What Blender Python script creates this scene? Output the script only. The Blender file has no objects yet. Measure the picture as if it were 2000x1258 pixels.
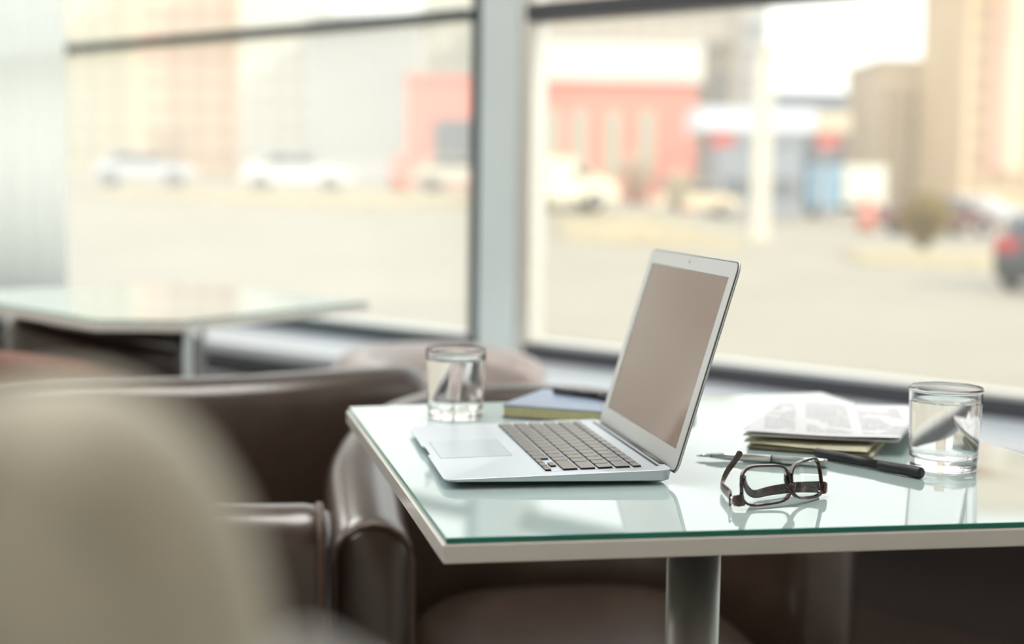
import bpy, bmesh, math, random
from mathutils import Vector, Matrix
random.seed(7)
sc = bpy.context.scene
PI = math.pi

# ------------------------------------------------------------------ camera
CAM = Vector((1.7295, -0.1840, 1.0457))
rx = Vector((0.17162521, 0.98504348, 0.01530102))
ry = Vector((-0.09563999, 0.00120133, 0.99541527))
rz = Vector((0.98050894, -0.17230175, 0.09441572))
cd = bpy.data.cameras.new('camera'); cam = bpy.data.objects.new('camera', cd)
sc.collection.objects.link(cam)
cam.matrix_world = Matrix(((rx.x, ry.x, rz.x, CAM.x), (rx.y, ry.y, rz.y, CAM.y), (rx.z, ry.z, rz.z, CAM.z), (0, 0, 0, 1)))
cd.sensor_width = 36; cd.lens = 2947.0/2000*36; cd.clip_start = 0.02; cd.clip_end = 1500
cd.dof.use_dof = True; cd.dof.focus_distance = 1.45; cd.dof.aperture_fstop = 2.6
sc.camera = cam

# ------------------------------------------------------------------ world, sun, exposure
w = bpy.data.worlds.new('sky'); sc.world = w; w.use_nodes = True
nt = w.node_tree; bg = nt.nodes['Background']
tc = nt.nodes.new('ShaderNodeTexCoord'); sep = nt.nodes.new('ShaderNodeSeparateXYZ'); rmp = nt.nodes.new('ShaderNodeValToRGB')
nt.links.new(tc.outputs['Generated'], sep.inputs[0]); nt.links.new(sep.outputs['Z'], rmp.inputs[0]); nt.links.new(rmp.outputs[0], bg.inputs[0])
rmp.color_ramp.elements[0].position = 0.0; rmp.color_ramp.elements[0].color = (1.0, 0.965, 0.90, 1)
rmp.color_ramp.elements[1].position = 0.6; rmp.color_ramp.elements[1].color = (0.90, 0.955, 1.0, 1)
bg.inputs[1].default_value = 1.75
sd = bpy.data.lights.new('sun', 'SUN'); sd.energy = 2.2; sd.angle = math.radians(4); sd.color = (1.0, 0.90, 0.76)
sun = bpy.data.objects.new('sun', sd); sc.collection.objects.link(sun)
az, el = math.radians(48), math.radians(32)
sun.rotation_euler = Vector((math.cos(az)*math.cos(el), math.sin(az)*math.cos(el), math.sin(el))).to_track_quat('Z', 'Y').to_euler()
sc.view_settings.view_transform = 'Standard'; sc.view_settings.look = 'None'
sc.view_settings.exposure = 0.12; sc.view_settings.gamma = 1.0; sc.view_settings.use_curve_mapping = False
sc.cycles.use_denoising = True
sc.cycles.max_bounces = 14; sc.cycles.transmission_bounces = 14; sc.cycles.transparent_max_bounces = 16
sc.cycles.sample_clamp_indirect = 6

# ------------------------------------------------------------------ materials
def srgb(r, g, b):
    f = lambda c: (c/255/12.92) if c/255 <= .04045 else ((c/255+.055)/1.055)**2.4
    return (f(r), f(g), f(b), 1)
def mat(name, col, rough=.5, metal=0., ior=1.5, coat=0., coat_rough=.03, trans=0., var=.06, vscale=40., bump=0., bscale=300., sheen=0.):
    m = bpy.data.materials.new(name); m.use_nodes = True; t = m.node_tree; p = t.nodes['Principled BSDF']
    p.inputs['Roughness'].default_value = rough; p.inputs['Metallic'].default_value = metal; p.inputs['IOR'].default_value = ior
    p.inputs['Coat Weight'].default_value = coat; p.inputs['Coat Roughness'].default_value = coat_rough
    p.inputs['Transmission Weight'].default_value = trans
    p.inputs['Sheen Weight'].default_value = sheen
    if var > 0:
        c = t.nodes.new('ShaderNodeTexCoord'); n = t.nodes.new('ShaderNodeTexNoise'); n.inputs['Scale'].default_value = vscale
        t.links.new(c.outputs['Object'], n.inputs['Vector'])
        r = t.nodes.new('ShaderNodeValToRGB'); t.links.new(n.outputs['Fac'], r.inputs[0])
        r.color_ramp.elements[0].position = .3; r.color_ramp.elements[1].position = .7
        r.color_ramp.elements[0].color = tuple(x*(1-var) for x in col[:3])+(1,)
        r.color_ramp.elements[1].color = tuple(min(1, x*(1+var)) for x in col[:3])+(1,)
        t.links.new(r.outputs[0], p.inputs['Base Color'])
    else: p.inputs['Base Color'].default_value = col
    if bump > 0:
        c = t.nodes.new('ShaderNodeTexCoord'); n = t.nodes.new('ShaderNodeTexNoise'); n.inputs['Scale'].default_value = bscale
        b = t.nodes.new('ShaderNodeBump'); b.inputs['Strength'].default_value = bump; b.inputs['Distance'].default_value = .002
        t.links.new(c.outputs['Object'], n.inputs['Vector']); t.links.new(n.outputs['Fac'], b.inputs['Height']); t.links.new(b.outputs[0], p.inputs['Normal'])
    return m
def pane_mat(name, tint=(.97, .985, .98), veil=.05, refl=1.0):
    m = bpy.data.materials.new(name); m.use_nodes = True; t = m.node_tree; t.nodes.clear()
    o = t.nodes.new('ShaderNodeOutputMaterial'); tr = t.nodes.new('ShaderNodeBsdfTransparent'); tr.inputs[0].default_value = (*tint, 1)
    gl = t.nodes.new('ShaderNodeBsdfGlossy'); gl.inputs['Roughness'].default_value = .0
    fr = t.nodes.new('ShaderNodeFresnel'); fr.inputs[0].default_value = 1.35
    mul = t.nodes.new('ShaderNodeMath'); mul.operation = 'MULTIPLY'; mul.inputs[1].default_value = refl
    mx = t.nodes.new('ShaderNodeMixShader'); ge = t.nodes.new('ShaderNodeNewGeometry'); inv = t.nodes.new('ShaderNodeMath'); inv.operation = 'SUBTRACT'; inv.inputs[0].default_value = 1
    t.links.new(ge.outputs['Backfacing'], inv.inputs[1]); m0 = t.nodes.new('ShaderNodeMath'); m0.operation = 'MULTIPLY'
    t.links.new(fr.outputs[0], m0.inputs[0]); t.links.new(inv.outputs[0], m0.inputs[1]); t.links.new(m0.outputs[0], mul.inputs[0]); t.links.new(mul.outputs[0], mx.inputs[0])
    t.links.new(tr.outputs[0], mx.inputs[1]); t.links.new(gl.outputs[0], mx.inputs[2])
    tl = t.nodes.new('ShaderNodeBsdfTranslucent'); tl.inputs[0].default_value = (.95, .95, .92, 1)  # pale translucent veil, imitates haze seen through the glass
    n = t.nodes.new('ShaderNodeTexNoise'); n.inputs['Scale'].default_value = .7
    mm = t.nodes.new('ShaderNodeMath'); mm.operation = 'MULTIPLY'; mm.inputs[1].default_value = veil*2
    t.links.new(n.outputs['Fac'], mm.inputs[0])
    m2 = t.nodes.new('ShaderNodeMixShader'); t.links.new(mm.outputs[0], m2.inputs[0]); t.links.new(mx.outputs[0], m2.inputs[1]); t.links.new(tl.outputs[0], m2.inputs[2])
    t.links.new(m2.outputs[0], o.inputs[0]); return m

M = dict(
    alu=mat('aluminium', (.58, .645, .70, 1), .38, .45, var=.01, vscale=900),
    alu_dark=mat('hinge_plastic', (.03, .03, .035, 1), .4, var=.02),
    alu_edge=mat('lid_aluminium', (.52, .55, .55, 1), .34, .6, var=.01, vscale=900),
    gasket=mat('gasket', (.012, .012, .014, 1), .5, var=.02),
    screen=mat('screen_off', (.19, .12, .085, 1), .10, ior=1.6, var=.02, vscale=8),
    key=mat('key_plastic', (.115, .10, .09, 1), .30, ior=1.6, var=.03, vscale=200, bump=.02, bscale=3000),
    well=mat('keyboard_well', (.01, .01, .012, 1), .5, var=.02),
    pad=mat('trackpad', (.53, .60, .65, 1), .30, .45, var=.01, vscale=500),
    glass_top=mat('backpainted_glass', (.40, .505, .50, 1), .008, ior=1.85, var=.01, vscale=3),
    glass_edge=mat('green_glass_edge', (.004, .17, .12, 1), .12, ior=1.5, var=.15, vscale=20),
    board=mat('white_laminate', (.74, .74, .70, 1), .07, ior=1.5, var=.02, vscale=12),
    steel=mat('brushed_steel', (.36, .37, .35, 1), .42, 1., var=.03),
    leather=mat('brown_leather', (.044, .026, .018, 1), .38, ior=1.5, coat=.9, coat_rough=.20, var=.18, vscale=12, bump=.2, bscale=120),
    leather_pipe=mat('leather_piping', (.09, .055, .04, 1), .4, var=.1),
    leather_light=mat('taupe_leather', (.30, .26, .25, 1), .4, coat=.6, coat_rough=.3, var=.1, vscale=10, bump=.2, bscale=120),
    wood=mat('dark_wood', (.03, .018, .012, 1), .4, var=.2),
    frame=mat('window_frame_paint', (.045, .065, .075, 1), .38, var=.05),
    frame_in=mat('window_frame_dark', (.05, .055, .065, 1), .38, var=.05),
    column=mat('column_paint', (.60, .68, .68, 1), .45, var=.02, vscale=4),
    strip=mat('aluminium_strip', (.75, .74, .68, 1), .35, .6, var=.02),
    ledge=mat('ledge_top', (.46, .50, .54, 1), .28, var=.03, vscale=5),
    curtain=mat('white_curtain', (.74, .79, .78, 1), .8, var=.02, vscale=3),
    wall=mat('plaster', (.68, .64, .58, 1), .8, var=.04, vscale=3),
    wall_low=mat('dark_panel', (.03, .025, .022, 1), .6, var=.05),
    ceiling=mat('ceiling_paint', (.70, .69, .66, 1), .8, var=.02, vscale=2),
    floor=mat('dark_floor', (.035, .025, .02, 1), .35, var=.2, vscale=3),
    water_glass=mat('clear_glass', (1, 1, 1, 1), 0., ior=1.48, trans=1., var=0),
    water=mat('water', (1, 1, 1, 1), 0., ior=1.333, trans=1., var=0),
    
    clear_plastic=mat('clear_grey_plastic', (.62, .60, .56, 1), .12, trans=.55, var=.04),
    paper=mat('paper', (.80, .80, .80, 1), .8, var=.02, vscale=20),
    cream=mat('cream_newsprint', (.60, .57, .42, 1), .85, var=.12, vscale=60),
    pages=mat('yellow_page_edges', (.50, .47, .26, 1), .8, var=.08, vscale=200),
    cover=mat('blue_grey_cover', (.24, .31, .42, 1), .4, var=.05),
    cover_dark=mat('dark_cover', (.04, .07, .10, 1), .45, var=.05),
    black=mat('matte_black', (.016, .016, .02, 1), .42, var=.05),
    chrome=mat('pen_chrome', (.72, .73, .73, 1), .16, 1., var=.01),
    brass=mat('pen_tip', (.6, .5, .25, 1), .3, 1., var=.01),
    cloth=mat('beige_cloth', (.50, .475, .385, 1), .9, var=.22, vscale=9, sheen=.2),
    cloth_grey=mat('grey_cloth', (.60, .60, .58, 1), .9, var=.1, vscale=9, sheen=.2),
    rust=mat('rust_leather', (.16, .06, .035, 1), .5, var=.1),
)
# tortoiseshell
m = mat('tortoiseshell', (.05, .012, .01, 1), .12, ior=1.5, var=0, coat=.5); M['tortoise'] = m
t = m.node_tree; p = t.nodes['Principled BSDF']; n = t.nodes.new('ShaderNodeTexNoise'); n.inputs['Scale'].default_value = 100
c = t.nodes.new('ShaderNodeTexCoord'); r = t.nodes.new('ShaderNodeValToRGB'); t.links.new(c.outputs['Object'], n.inputs['Vector'])
t.links.new(n.outputs['Fac'], r.inputs[0]); t.links.new(r.outputs[0], p.inputs['Base Color'])
r.color_ramp.elements[0].position = .48; r.color_ramp.elements[0].color = (.012, .005, .006, 1)
r.color_ramp.elements[1].position = .72; r.color_ramp.elements[1].color = (.11, .018, .011, 1)
# newsprint: columns of fine grey lines
m = mat('newsprint', (.8, .8, .8, 1), .8, var=0); M['news'] = m
t = m.node_tree; p = t.nodes['Principled BSDF']; c = t.nodes.new('ShaderNodeTexCoord'); sp = t.nodes.new('ShaderNodeSeparateXYZ')
t.links.new(c.outputs['Object'], sp.inputs[0])
def mth(op, a, b=None, cl=False):
    n = t.nodes.new('ShaderNodeMath'); n.operation = op; n.use_clamp = cl
    for i, v in enumerate((a, b)):
        if v is None: continue
        if isinstance(v, (int, float)): n.inputs[i].default_value = v
        else: t.links.new(v, n.inputs[i])
    return n.outputs[0]
X, Y = sp.outputs['X'], sp.outputs['Y']           # X along the page width, Y up the page
col_ = mth('FRACT', mth('DIVIDE', X, .062)); colm = mth('MULTIPLY', mth('GREATER_THAN', col_, .12), mth('LESS_THAN', col_, .93))
lin = mth('GREATER_THAN', mth('FRACT', mth('DIVIDE', Y, .0042)), .48)
nz = t.nodes.new('ShaderNodeTexNoise'); nz.inputs['Scale'].default_value = 420; t.links.new(c.outputs['Object'], nz.inputs['Vector'])
wd = mth('GREATER_THAN', nz.outputs['Fac'], .44)
nb = t.nodes.new('ShaderNodeTexNoise'); nb.inputs['Scale'].default_value = 16; t.links.new(c.outputs['Object'], nb.inputs['Vector'])
blk = mth('GREATER_THAN', nb.outputs['Fac'], .42)
mar = mth('MULTIPLY', mth('GREATER_THAN', X, .022), mth('MULTIPLY', mth('GREATER_THAN', Y, .014), mth('LESS_THAN', Y, .25)))
ink = mth('MULTIPLY', mth('MULTIPLY', mth('MULTIPLY', colm, lin), wd), mth('MULTIPLY', mar, blk))
mx = t.nodes.new('ShaderNodeMix'); mx.data_type = 'RGBA'; t.links.new(ink, mx.inputs[0])
mx.inputs[6].default_value = (.70, .715, .74, 1); mx.inputs[7].default_value = (.33, .33, .33, 1); t.links.new(mx.outputs[2], p.inputs['Base Color'])
# window panes with a milky veil mixed in to stand for haze
M['lens'] = pane_mat('spectacle_lens', (.96, .98, .97), veil=.0, refl=1.4)
M['pane_left'] = pane_mat('veiled_pane', veil=.15)
M['pane'] = pane_mat('clear_pane', veil=.05)
m = M['curtain']; t = m.node_tree; p = t.nodes['Principled BSDF']; tl = t.nodes.new('ShaderNodeBsdfTranslucent'); tl.inputs[0].default_value = (.98, 1.0, .985, 1)
ms = t.nodes.new('ShaderNodeMixShader'); ms.inputs[0].default_value = .93; t.links.new(p.outputs[0], ms.inputs[1]); t.links.new(tl.outputs[0], ms.inputs[2]); t.links.new(ms.outputs[0], t.nodes['Material Output'].inputs[0])

# ------------------------------------------------------------------ helpers
COL = sc.collection
def link(name, me, parent=None, loc=None):
    o = bpy.data.objects.new(name, me); COL.objects.link(o)
    if parent is not None: o.parent = parent
    if loc is not None: o.location = loc
    return o
def obj(name, bm, m, parent=None, smooth=False, loc=None, weld=False):
    if weld: bmesh.ops.remove_doubles(bm, verts=bm.verts, dist=1e-6)
    me = bpy.data.meshes.new(name); bmesh.ops.recalc_face_normals(bm, faces=bm.faces); bm.to_mesh(me); bm.free()
    for x in (m if isinstance(m, (list, tuple)) else [m]): me.materials.append(x)
    if smooth:
        me.shade_smooth()
    return link(name, me, parent, loc)
def autosmooth(o, deg=35):
    me = o.data; me.shade_smooth()
    try: me.set_sharp_from_angle(angle=math.radians(deg))
    except Exception: pass
    return o
def tag(o, label=None, cat=None, group=None, kind=None):
    if label: o['label'] = label
    if cat: o['category'] = cat
    if group: o['group'] = group
    if kind: o['kind'] = kind
    return o
def thing(name, label, cat, loc=(0, 0, 0), rz=0, group=None, parent=None):
    o = bpy.data.objects.new(name, None); COL.objects.link(o); o.location = loc; o.rotation_euler = (0, 0, rz)
    o.empty_display_size = .05
    return tag(o, label, cat, group)
def copy_tree(o, parent=None):
    c = o.copy(); COL.objects.link(c); c.parent = parent
    for ch in list(o.children): copy_tree(ch, c)
    return c
def bm_box(bm, x0, x1, y0, y1, z0, z1, bev=0, seg=2, mi=0):
    b = bmesh.new()
    vs = [b.verts.new(p) for p in ((x0, y0, z0), (x1, y0, z0), (x1, y1, z0), (x0, y1, z0), (x0, y0, z1), (x1, y0, z1), (x1, y1, z1), (x0, y1, z1))]
    for f in ((0, 3, 2, 1), (4, 5, 6, 7), (0, 1, 5, 4), (1, 2, 6, 5), (2, 3, 7, 6), (3, 0, 4, 7)): b.faces.new([vs[i] for i in f])
    if bev: bmesh.ops.bevel(b, geom=list(b.edges), offset=bev, segments=seg, affect='EDGES', profile=.5)
    for f in b.faces: f.material_index = mi
    me = bpy.data.meshes.new('t'); b.to_mesh(me); b.free(); bm.from_mesh(me); bpy.data.meshes.remove(me)
    return bm
def box(x0, x1, y0, y1, z0, z1, bev=0, seg=2): return bm_box(bmesh.new(), x0, x1, y0, y1, z0, z1, bev, seg)
def loft(bm, rings, cap0=True, cap1=True, closed=True):
    vr = [[bm.verts.new(p) for p in r] for r in rings]; n = len(vr[0])
    for a, b in zip(vr, vr[1:]):
        for i in range(n if closed else n-1):
            j = (i+1) % n; bm.faces.new((a[i], a[j], b[j], b[i]))
    if cap0: bm.faces.new(list(reversed(vr[0])))
    if cap1: bm.faces.new(vr[-1])
    return bm
def lathe(bm, prof, n=48, cx=0, cy=0, closed=False):
    rings = []
    for k in range(n):
        a = 2*PI*k/n; rings.append([(cx+r*math.cos(a), cy+r*math.sin(a), z) for r, z in prof])
    vr = [[bm.verts.new(p) for p in r] for r in rings]; m_ = len(prof)
    for k in range(n):
        a, b = vr[k], vr[(k+1) % n]
        for i in range(m_ if closed else m_-1):
            j = (i+1) % m_
            try: bm.faces.new((a[i], b[i], b[j], a[j]))
            except ValueError: pass
    bmesh.ops.remove_doubles(bm, verts=bm.verts, dist=1e-7)
    return bm
def tube(bm, pts, rad, n=12, sx=1., up=Vector((0, 0, 1))):
    pts = [Vector(p) for p in pts]; rings = []
    rr = rad if isinstance(rad, (list, tuple)) else [rad]*len(pts)
    for i, p in enumerate(pts):
        d = (pts[min(i+1, len(pts)-1)]-pts[max(i-1, 0)]).normalized()
        u = up if abs(d.dot(up)) < .95 else Vector((1, 0, 0))
        a = d.cross(u).normalized(); b = a.cross(d).normalized()
        rings.append([p+a*rr[i]*sx*math.cos(2*PI*k/n)+b*rr[i]*math.sin(2*PI*k/n) for k in range(n)])
    return loft(bm, rings)
def catmull(pts, per=6):
    P = [Vector(p) for p in pts]; out = []
    for i in range(len(P)-1):
        p0, p1, p2, p3 = P[max(i-1, 0)], P[i], P[i+1], P[min(i+2, len(P)-1)]
        for k in range(per):
            s = k/per
            out.append(.5*((2*p1)+(p2-p0)*s+(2*p0-5*p1+4*p2-p3)*s*s+(3*p1-p0-3*p2+p3)*s**3))
    out.append(P[-1]); return out
def rrect(x0, x1, y0, y1, r, n=6):
    out = []
    for cx, cy, a0 in ((x1-r, y1-r, 0), (x0+r, y1-r, 90), (x0+r, y0+r, 180), (x1-r, y0+r, 270)):
        for k in range(n+1):
            a = math.radians(a0+90*k/n); out.append((cx+r*math.cos(a), cy+r*math.sin(a)))
    return out
def prism(poly, z0, z1):
    return loft(bmesh.new(), [[(x, y, z0) for x, y in poly], [(x, y, z1) for x, y in poly]])

# ================================================================== ROOM SHELL
# facade frame: origin A, s runs along the glass to the right, n points outdoors
H = math.radians(37.37); A = Vector((-2.3241, 1.2672, 0))
FR = Matrix.Translation(A) @ Matrix.Rotation(H, 4, 'Z')
def fobj(name, bm, m, parent=None, smooth=False):       # bm in (s, n, z)
    o = obj(name, bm, m, None, smooth)
    if parent is None: o.matrix_world = FR
    else: o.parent = parent
    return o
def fstruct(name, bm, m, smooth=False): return tag(fobj(name, bm, m, None, smooth), kind='structure')
S0, S1, NB, ZC = -6.6, 3.4, -6.6, 3.1
fstruct('floor', box(S0-.15, S1+.15, NB-.15, .12, -.12, 0), M['floor'])
fstruct('ceiling', box(S0-.15, S1+.15, NB-.15, .12, ZC, ZC+.15), M['ceiling'])
fstruct('wall_left', box(S0-.15, S0, NB, -.55, 0, ZC), M['wall'])
fstruct('wall_back', box(S0-.15, S1+.15, NB-.15, NB, 0, ZC), M['wall'])
fstruct('wall_right', box(S1, S1+.15, NB, -.55, 0, ZC), M['wall'])
fstruct('trim_7', box(S0-.10, S1+.10, NB-.10, .06, -.9, -.12), M['wall_low'])      # plinth
fstruct('wall_under_ledge', box(S0, S1, -.30, .10, 0, .43), M['wall_low'])
led = bmesh.new(); bm_box(led, S0, S1, -.485, -.03, .435, .47, .004)
fstruct('trim_1', led, M['ledge'])                       # deep interior ledge under the glass
fstruct('trim_2', box(S0, S1, -.487, -.30, .385, .434), M['frame_in'])   # dark band below the ledge
fstruct('trim_3', box(S0, S1, .07, .30, .44, .495, .004), M['strip'])     # pale outer sill
fstruct('trim_4', box(S0, S1, -.05, .12, 2.98, ZC), M['frame_in'])
# column between the two windows
cb = bmesh.new(); bm_box(cb, -1.128, -.958, -.022, .10, .47, 2.98, .004)
fstruct('trim_5', cb, M['column'])
sb = bmesh.new(); bm_box(sb, -.956, -.902, -.020, .06, .475, 2.98, .006)
fstruct('trim_6', sb, M['strip'])
def window(num, s0, s1, zt0, zt1, zb1, pane, mullions=(), fm=None, st=.045):
    fm = fm or M['frame_in']
    bm = bmesh.new()
    bm_box(bm, s0, s1, -.045, .045, .47, zb1, .003)         # bottom rail
    bm_box(bm, s0, s1, -.045, .045, 2.93, 2.98, .003)
    if st > .001: bm_box(bm, s0, s0+st, -.018, .045, zb1, 2.93, .002)
    bm_box(bm, s1-.045, s1, -.018, .045, zb1, 2.93, .003)
    root = fstruct('window_%d' % num, bm, fm)
    fobj('transom', box(s0+st, s1-.045, -.055, .045, zt0, zt1, .003), fm, root)
    for mm in mullions: fobj('mullion', box(mm-.025, mm+.025, -.05, .045, zb1, 2.93, .003), fm, root)
    xs = [s0+st]+[v for mm in mullions for v in (mm-.025, mm+.025)]+[s1-.045]
    for a, b in zip(xs[::2], xs[1::2]):
        fobj('pane', box(a, b, -.004, .004, zb1, zt0), pane, root); fobj('pane', box(a, b, -.004, .004, zt1, 2.93), pane, root)
    return root
window(1, -4.9, -1.130, 1.567, 1.597, .518, M['pane_left'], fm=M['frame'])
window(2, -.901, 2.35, 1.540, 1.595, .520, M['pane'], st=0)
window(3, -6.58, -4.92, 1.567, 1.597, .518, M['pane_left'])
fstruct('wall_corner', box(2.37, S1, -.05, .10, .47, 2.98), M['column'])

# sheer curtain at the left edge of the glass
bm = bmesh.new(); rings = []
N_ = 160
for side in (0, 1):
    pass
front = []; 
for k in range(N_+1):
    s = -5.0+1.56*k/N_
    n_ = -.16+.018*math.sin(k*.55)+.010*math.sin(k*.21+1)
    front.append((s, n_))
poly = front+[(s, n_+.004) for s, n_ in reversed(front)]
bm = loft(bmesh.new(), [[(x, y, z) for x, y in poly] for z in (.50, 1.2, 2.0, 2.9)], True, True)
cur = thing('curtain', 'white sheer curtain hanging over the glass at the far left', 'curtain', FR @ Vector((-4.2, -.16, .50)), H)
o = obj('curtain_panel', bm, M['curtain'], cur, True); o.location = (4.2, .16, -.50)
rb = tube(bmesh.new(), [(-.85, 0, 2.42), (.80, 0, 2.42)], .014); obj('curtain_rail', rb, M['steel'], cur, True)
for sx in (-.7, 0, .7): obj('bracket', box(sx-.01, sx+.01, -.01, .13, 2.41, 2.44), M['steel'], cur)

# steel rail under the ledge, left
rl = thing('steel_rail', 'horizontal steel tube rail below the window ledge behind the glasses of the far left table', 'rail', FR @ Vector((-2.3, -.44, .345)), H)
tube_b = tube(bmesh.new(), [(-1.3, 0, 0), (.52, 0, 0)], .022, 16); obj('tube', tube_b, mat('rail_steel', (.40, .42, .46, 1), .35, .8, var=.02), rl, True)
eb = bmesh.new(); bmesh.ops.create_uvsphere(eb, u_segments=20, v_segments=12, radius=.034, matrix=Matrix.Translation((.55, 0, 0))); obj('end_knob', eb, M['chrome'], rl, True)
for sx in (-1.0, .2): obj('bracket', box(sx-.012, sx+.012, .0, .142, -.012, .012), M['steel'], rl)

# unseen fill panels added at the ceiling to brighten the room
fill_m = mat('fill_diffuser', (1, 1, 1, 1), .5, var=0)
p_ = fill_m.node_tree.nodes['Principled BSDF']; p_.inputs['Emission Color'].default_value = (1, .97, .93, 1); p_.inputs['Emission Strength'].default_value = 10
for s_, n_ in [(-4.2, -2.0), (-4.2, -4.6), (-1.6, -2.0), (-1.6, -4.6), (1.0, -2.0), (1.0, -4.6)]:
    r_ = thing('fill_panel', 'added square fill light panel outside the picture above the cafe', 'fill light', FR @ Vector((s_, n_, ZC)), H, 'added fill light panels')
    bm = bmesh.new()
    for a, b, c, d in ((-.60, .60, -.60, -.57), (-.60, .60, .57, .60), (-.60, -.57, -.57, .57), (.57, .60, -.57, .57)): bm_box(bm, a, b, c, d, -.05, -.001)
    obj('frame', bm, M['board'], r_); obj('diffuser', box(-.57, .57, -.57, .57, -.035, -.02), fill_m, r_)

# ================================================================== TABLES
def table(name, label, board, glass_inset, loc, zt=.75, gt=.0045, bt=.0168, base='pedestal', ped=(0, 0), legs=()):
    r_ = thing(name, label, 'table', loc)
    L = lambda pts: [(x-loc[0], y-loc[1]) for x, y in pts]
    bp = L(board); cx = sum(p[0] for p in bp)/len(bp); cy = sum(p[1] for p in bp)/len(bp)
    def inset(pts, d):
        out = []
        n = len(pts)
        for i in range(n):
            a, b, c = Vector(pts[i-1]), Vector(pts[i]), Vector(pts[(i+1) % n])
            e1 = (b-a).normalized(); e2 = (c-b).normalized(); n1 = Vector((-e1.y, e1.x)); n2 = Vector((-e2.y, e2.x))
            bis = (n1+n2).normalized(); out.append(tuple(b+bis*(d/max(.2, bis.dot(n1)))))
        return out
    bb = prism(bp, zt-gt-bt, zt-gt-.0004); bmesh.ops.bevel(bb, geom=list(bb.edges), offset=.0012, segments=2, affect='EDGES')
    autosmooth(obj('tabletop_board', bb, M['board'], r_))
    gp = inset(bp, glass_inset)
    gb = bmesh.new(); ch = inset(gp, .0008)
    loft(gb, [[(x, y, zt-gt) for x, y in gp], [(x, y, zt-.0008) for x, y in gp], [(x, y, zt) for x, y in ch]])
    me_o = obj('glass_sheet', gb, [M['glass_top'], M['glass_edge']], r_)
    for f in me_o.data.polygons: f.material_index = 0 if abs(f.normal.z) > .9 and f.center.z > zt-.001 else 1
    return r_
tb = [(.5205, -.0262), (.5150, .693), (-.2940, .6215), (-.2060, -.0590)]
t1 = table('cafe_table', 'square white cafe table with green-edged glass top carrying the laptop', tb, .0028, (.20, .283, 0))
obj('column', tube(bmesh.new(), [(0.012, 0, .02), (0.012, 0, .715)], .0285, 40), M['steel'], t1, True)
obj('base_plate', lathe(bmesh.new(), [(0, 0), (.21, 0), (.215, .004), (.21, .012), (.05, .024), (0, .024)], 48), M['steel'], t1, True)
obj('mounting_plate', box(-.09, .11, -.09, .09, .715, .7266), M['steel'], t1)
t2p = [(-1.395, -.488), (-1.372, -.314), (-1.85, .10), (-2.52, -.36), (-2.10, -.94)]
t2 = table('cafe_table', 'white glass-topped table in the left background in front of the curtain', t2p, .003, (-1.85, -.36, 0), bt=.018)
for x, y in ((.458, .055), (-.68, .05), (-.27, -.52)):
    obj('leg', box(x-.009, x+.009, y-.009, y+.009, 0, .7270, .002), M['column'], t2)

# ================================================================== LAPTOP
W_, D_ = .325, .2249
tx_, ty_ = .0068, -.0025
lap = thing('laptop', 'open silver laptop with a dark blank screen on the glass table', 'laptop', (0, 0, .75))
off = -tx_*.1625-ty_*.1125
lap.rotation_euler = (ty_, -tx_, 0); lap.location = (0, 0, .75+off)
def ztop(y): return .0083+(.0147-.0083)*y/D_
def zbot(y): return .0040-(.0040-.0016)*y/D_
def outline(ins, n=7):
    pts = rrect(ins, W_-ins, ins, D_-ins, .0105, n)
    # thumb scoop in the front edge (between the two front corners): corner 3 starts the list of front points
    i3 = 2*(n+1)+n            # last point of the front-left corner
    sc0, sc1, dp = .134, .190, .0030
    notch = [(sc0, ins), (sc0+.003, ins+dp), (sc1-.003, ins+dp), (sc1, ins)]
    return pts[:i3+1]+notch+pts[i3+1:]
bm = bmesh.new()
def ring(ins, zf): return [(x, y, zf(y)) for x, y in outline(ins)]
loft(bm, [ring(.010, lambda y: zbot(y)), ring(.0035, lambda y: zbot(y)+.0010), ring(.0012, lambda y: zbot(y)+.0022),
          ring(0, lambda y: ztop(y)-.0012), ring(.0002, lambda y: ztop(y)-.0004), ring(.0009, lambda y: ztop(y))])
autosmooth(obj('base', bm, M['alu'], lap), 30)
def on_deck(poly, name, m, h0, h1, par=lap):
    bm = loft(bmesh.new(), [[(x, y, ztop(y)+h0) for x, y in poly], [(x, y, ztop(y)+h1) for x, y in poly]])
    return obj(name, bm, m, par)
kx0, kx1, ky0, ky1 = .0188, .3062, .1004, .1997
wf = on_deck(rrect(kx0-.0012, kx1+.0012, ky0-.0012, ky1+.0012, .002, 3), 'keyboard_tray', M['alu'], -.0004, .00015)
on_deck(rrect(.1105, .2145, .0102, .0847, .003, 4), 'trackpad_gap', M['gasket'], -.0004, .00008)
on_deck(rrect(.1109, .2141, .0106, .0843, .003, 4), 'trackpad', M['pad'], -.0004, .00016)
# keys
unit = (kx1-kx0)/14.5
rowh = [.0176]*5+[.0113]
rows = [[1, 1, 1, 1.25, 5, 1.25, 1, 'L', 'UD', 'R'], [2.25]+[1]*10+[2.25], [1.75]+[1]*11+[1.75], [1.5]+[1]*12+[1], [1]*13+[1.5], [14.5/14]*14]
kcache = {}
def key_mesh(wk, hk):
    k_ = (round(wk, 4), round(hk, 4))
    if k_ in kcache: return kcache[k_]
    bm = bmesh.new(); r0 = rrect(-wk/2, wk/2, -hk/2, hk/2, .0013, 2); r1 = rrect(-wk/2+.0004, wk/2-.0004, -hk/2+.0004, hk/2-.0004, .0011, 2)
    loft(bm, [[(x, y, 0) for x, y in r0], [(x, y, .0015) for x, y in r0], [(x, y, .0018) for x, y in r1]])
    bmesh.ops.recalc_face_normals(bm, faces=bm.faces)
    me = bpy.data.meshes.new('key'); bm.to_mesh(me); bm.free(); me.materials.append(M['key']); me.materials.append(M['gasket'])
    for f in me.polygons: f.material_index = 0 if abs(f.normal.z) > .5 else 1
    kcache[k_] = me; return me
slope = math.atan((.0147-.0083)/D_)
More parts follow.
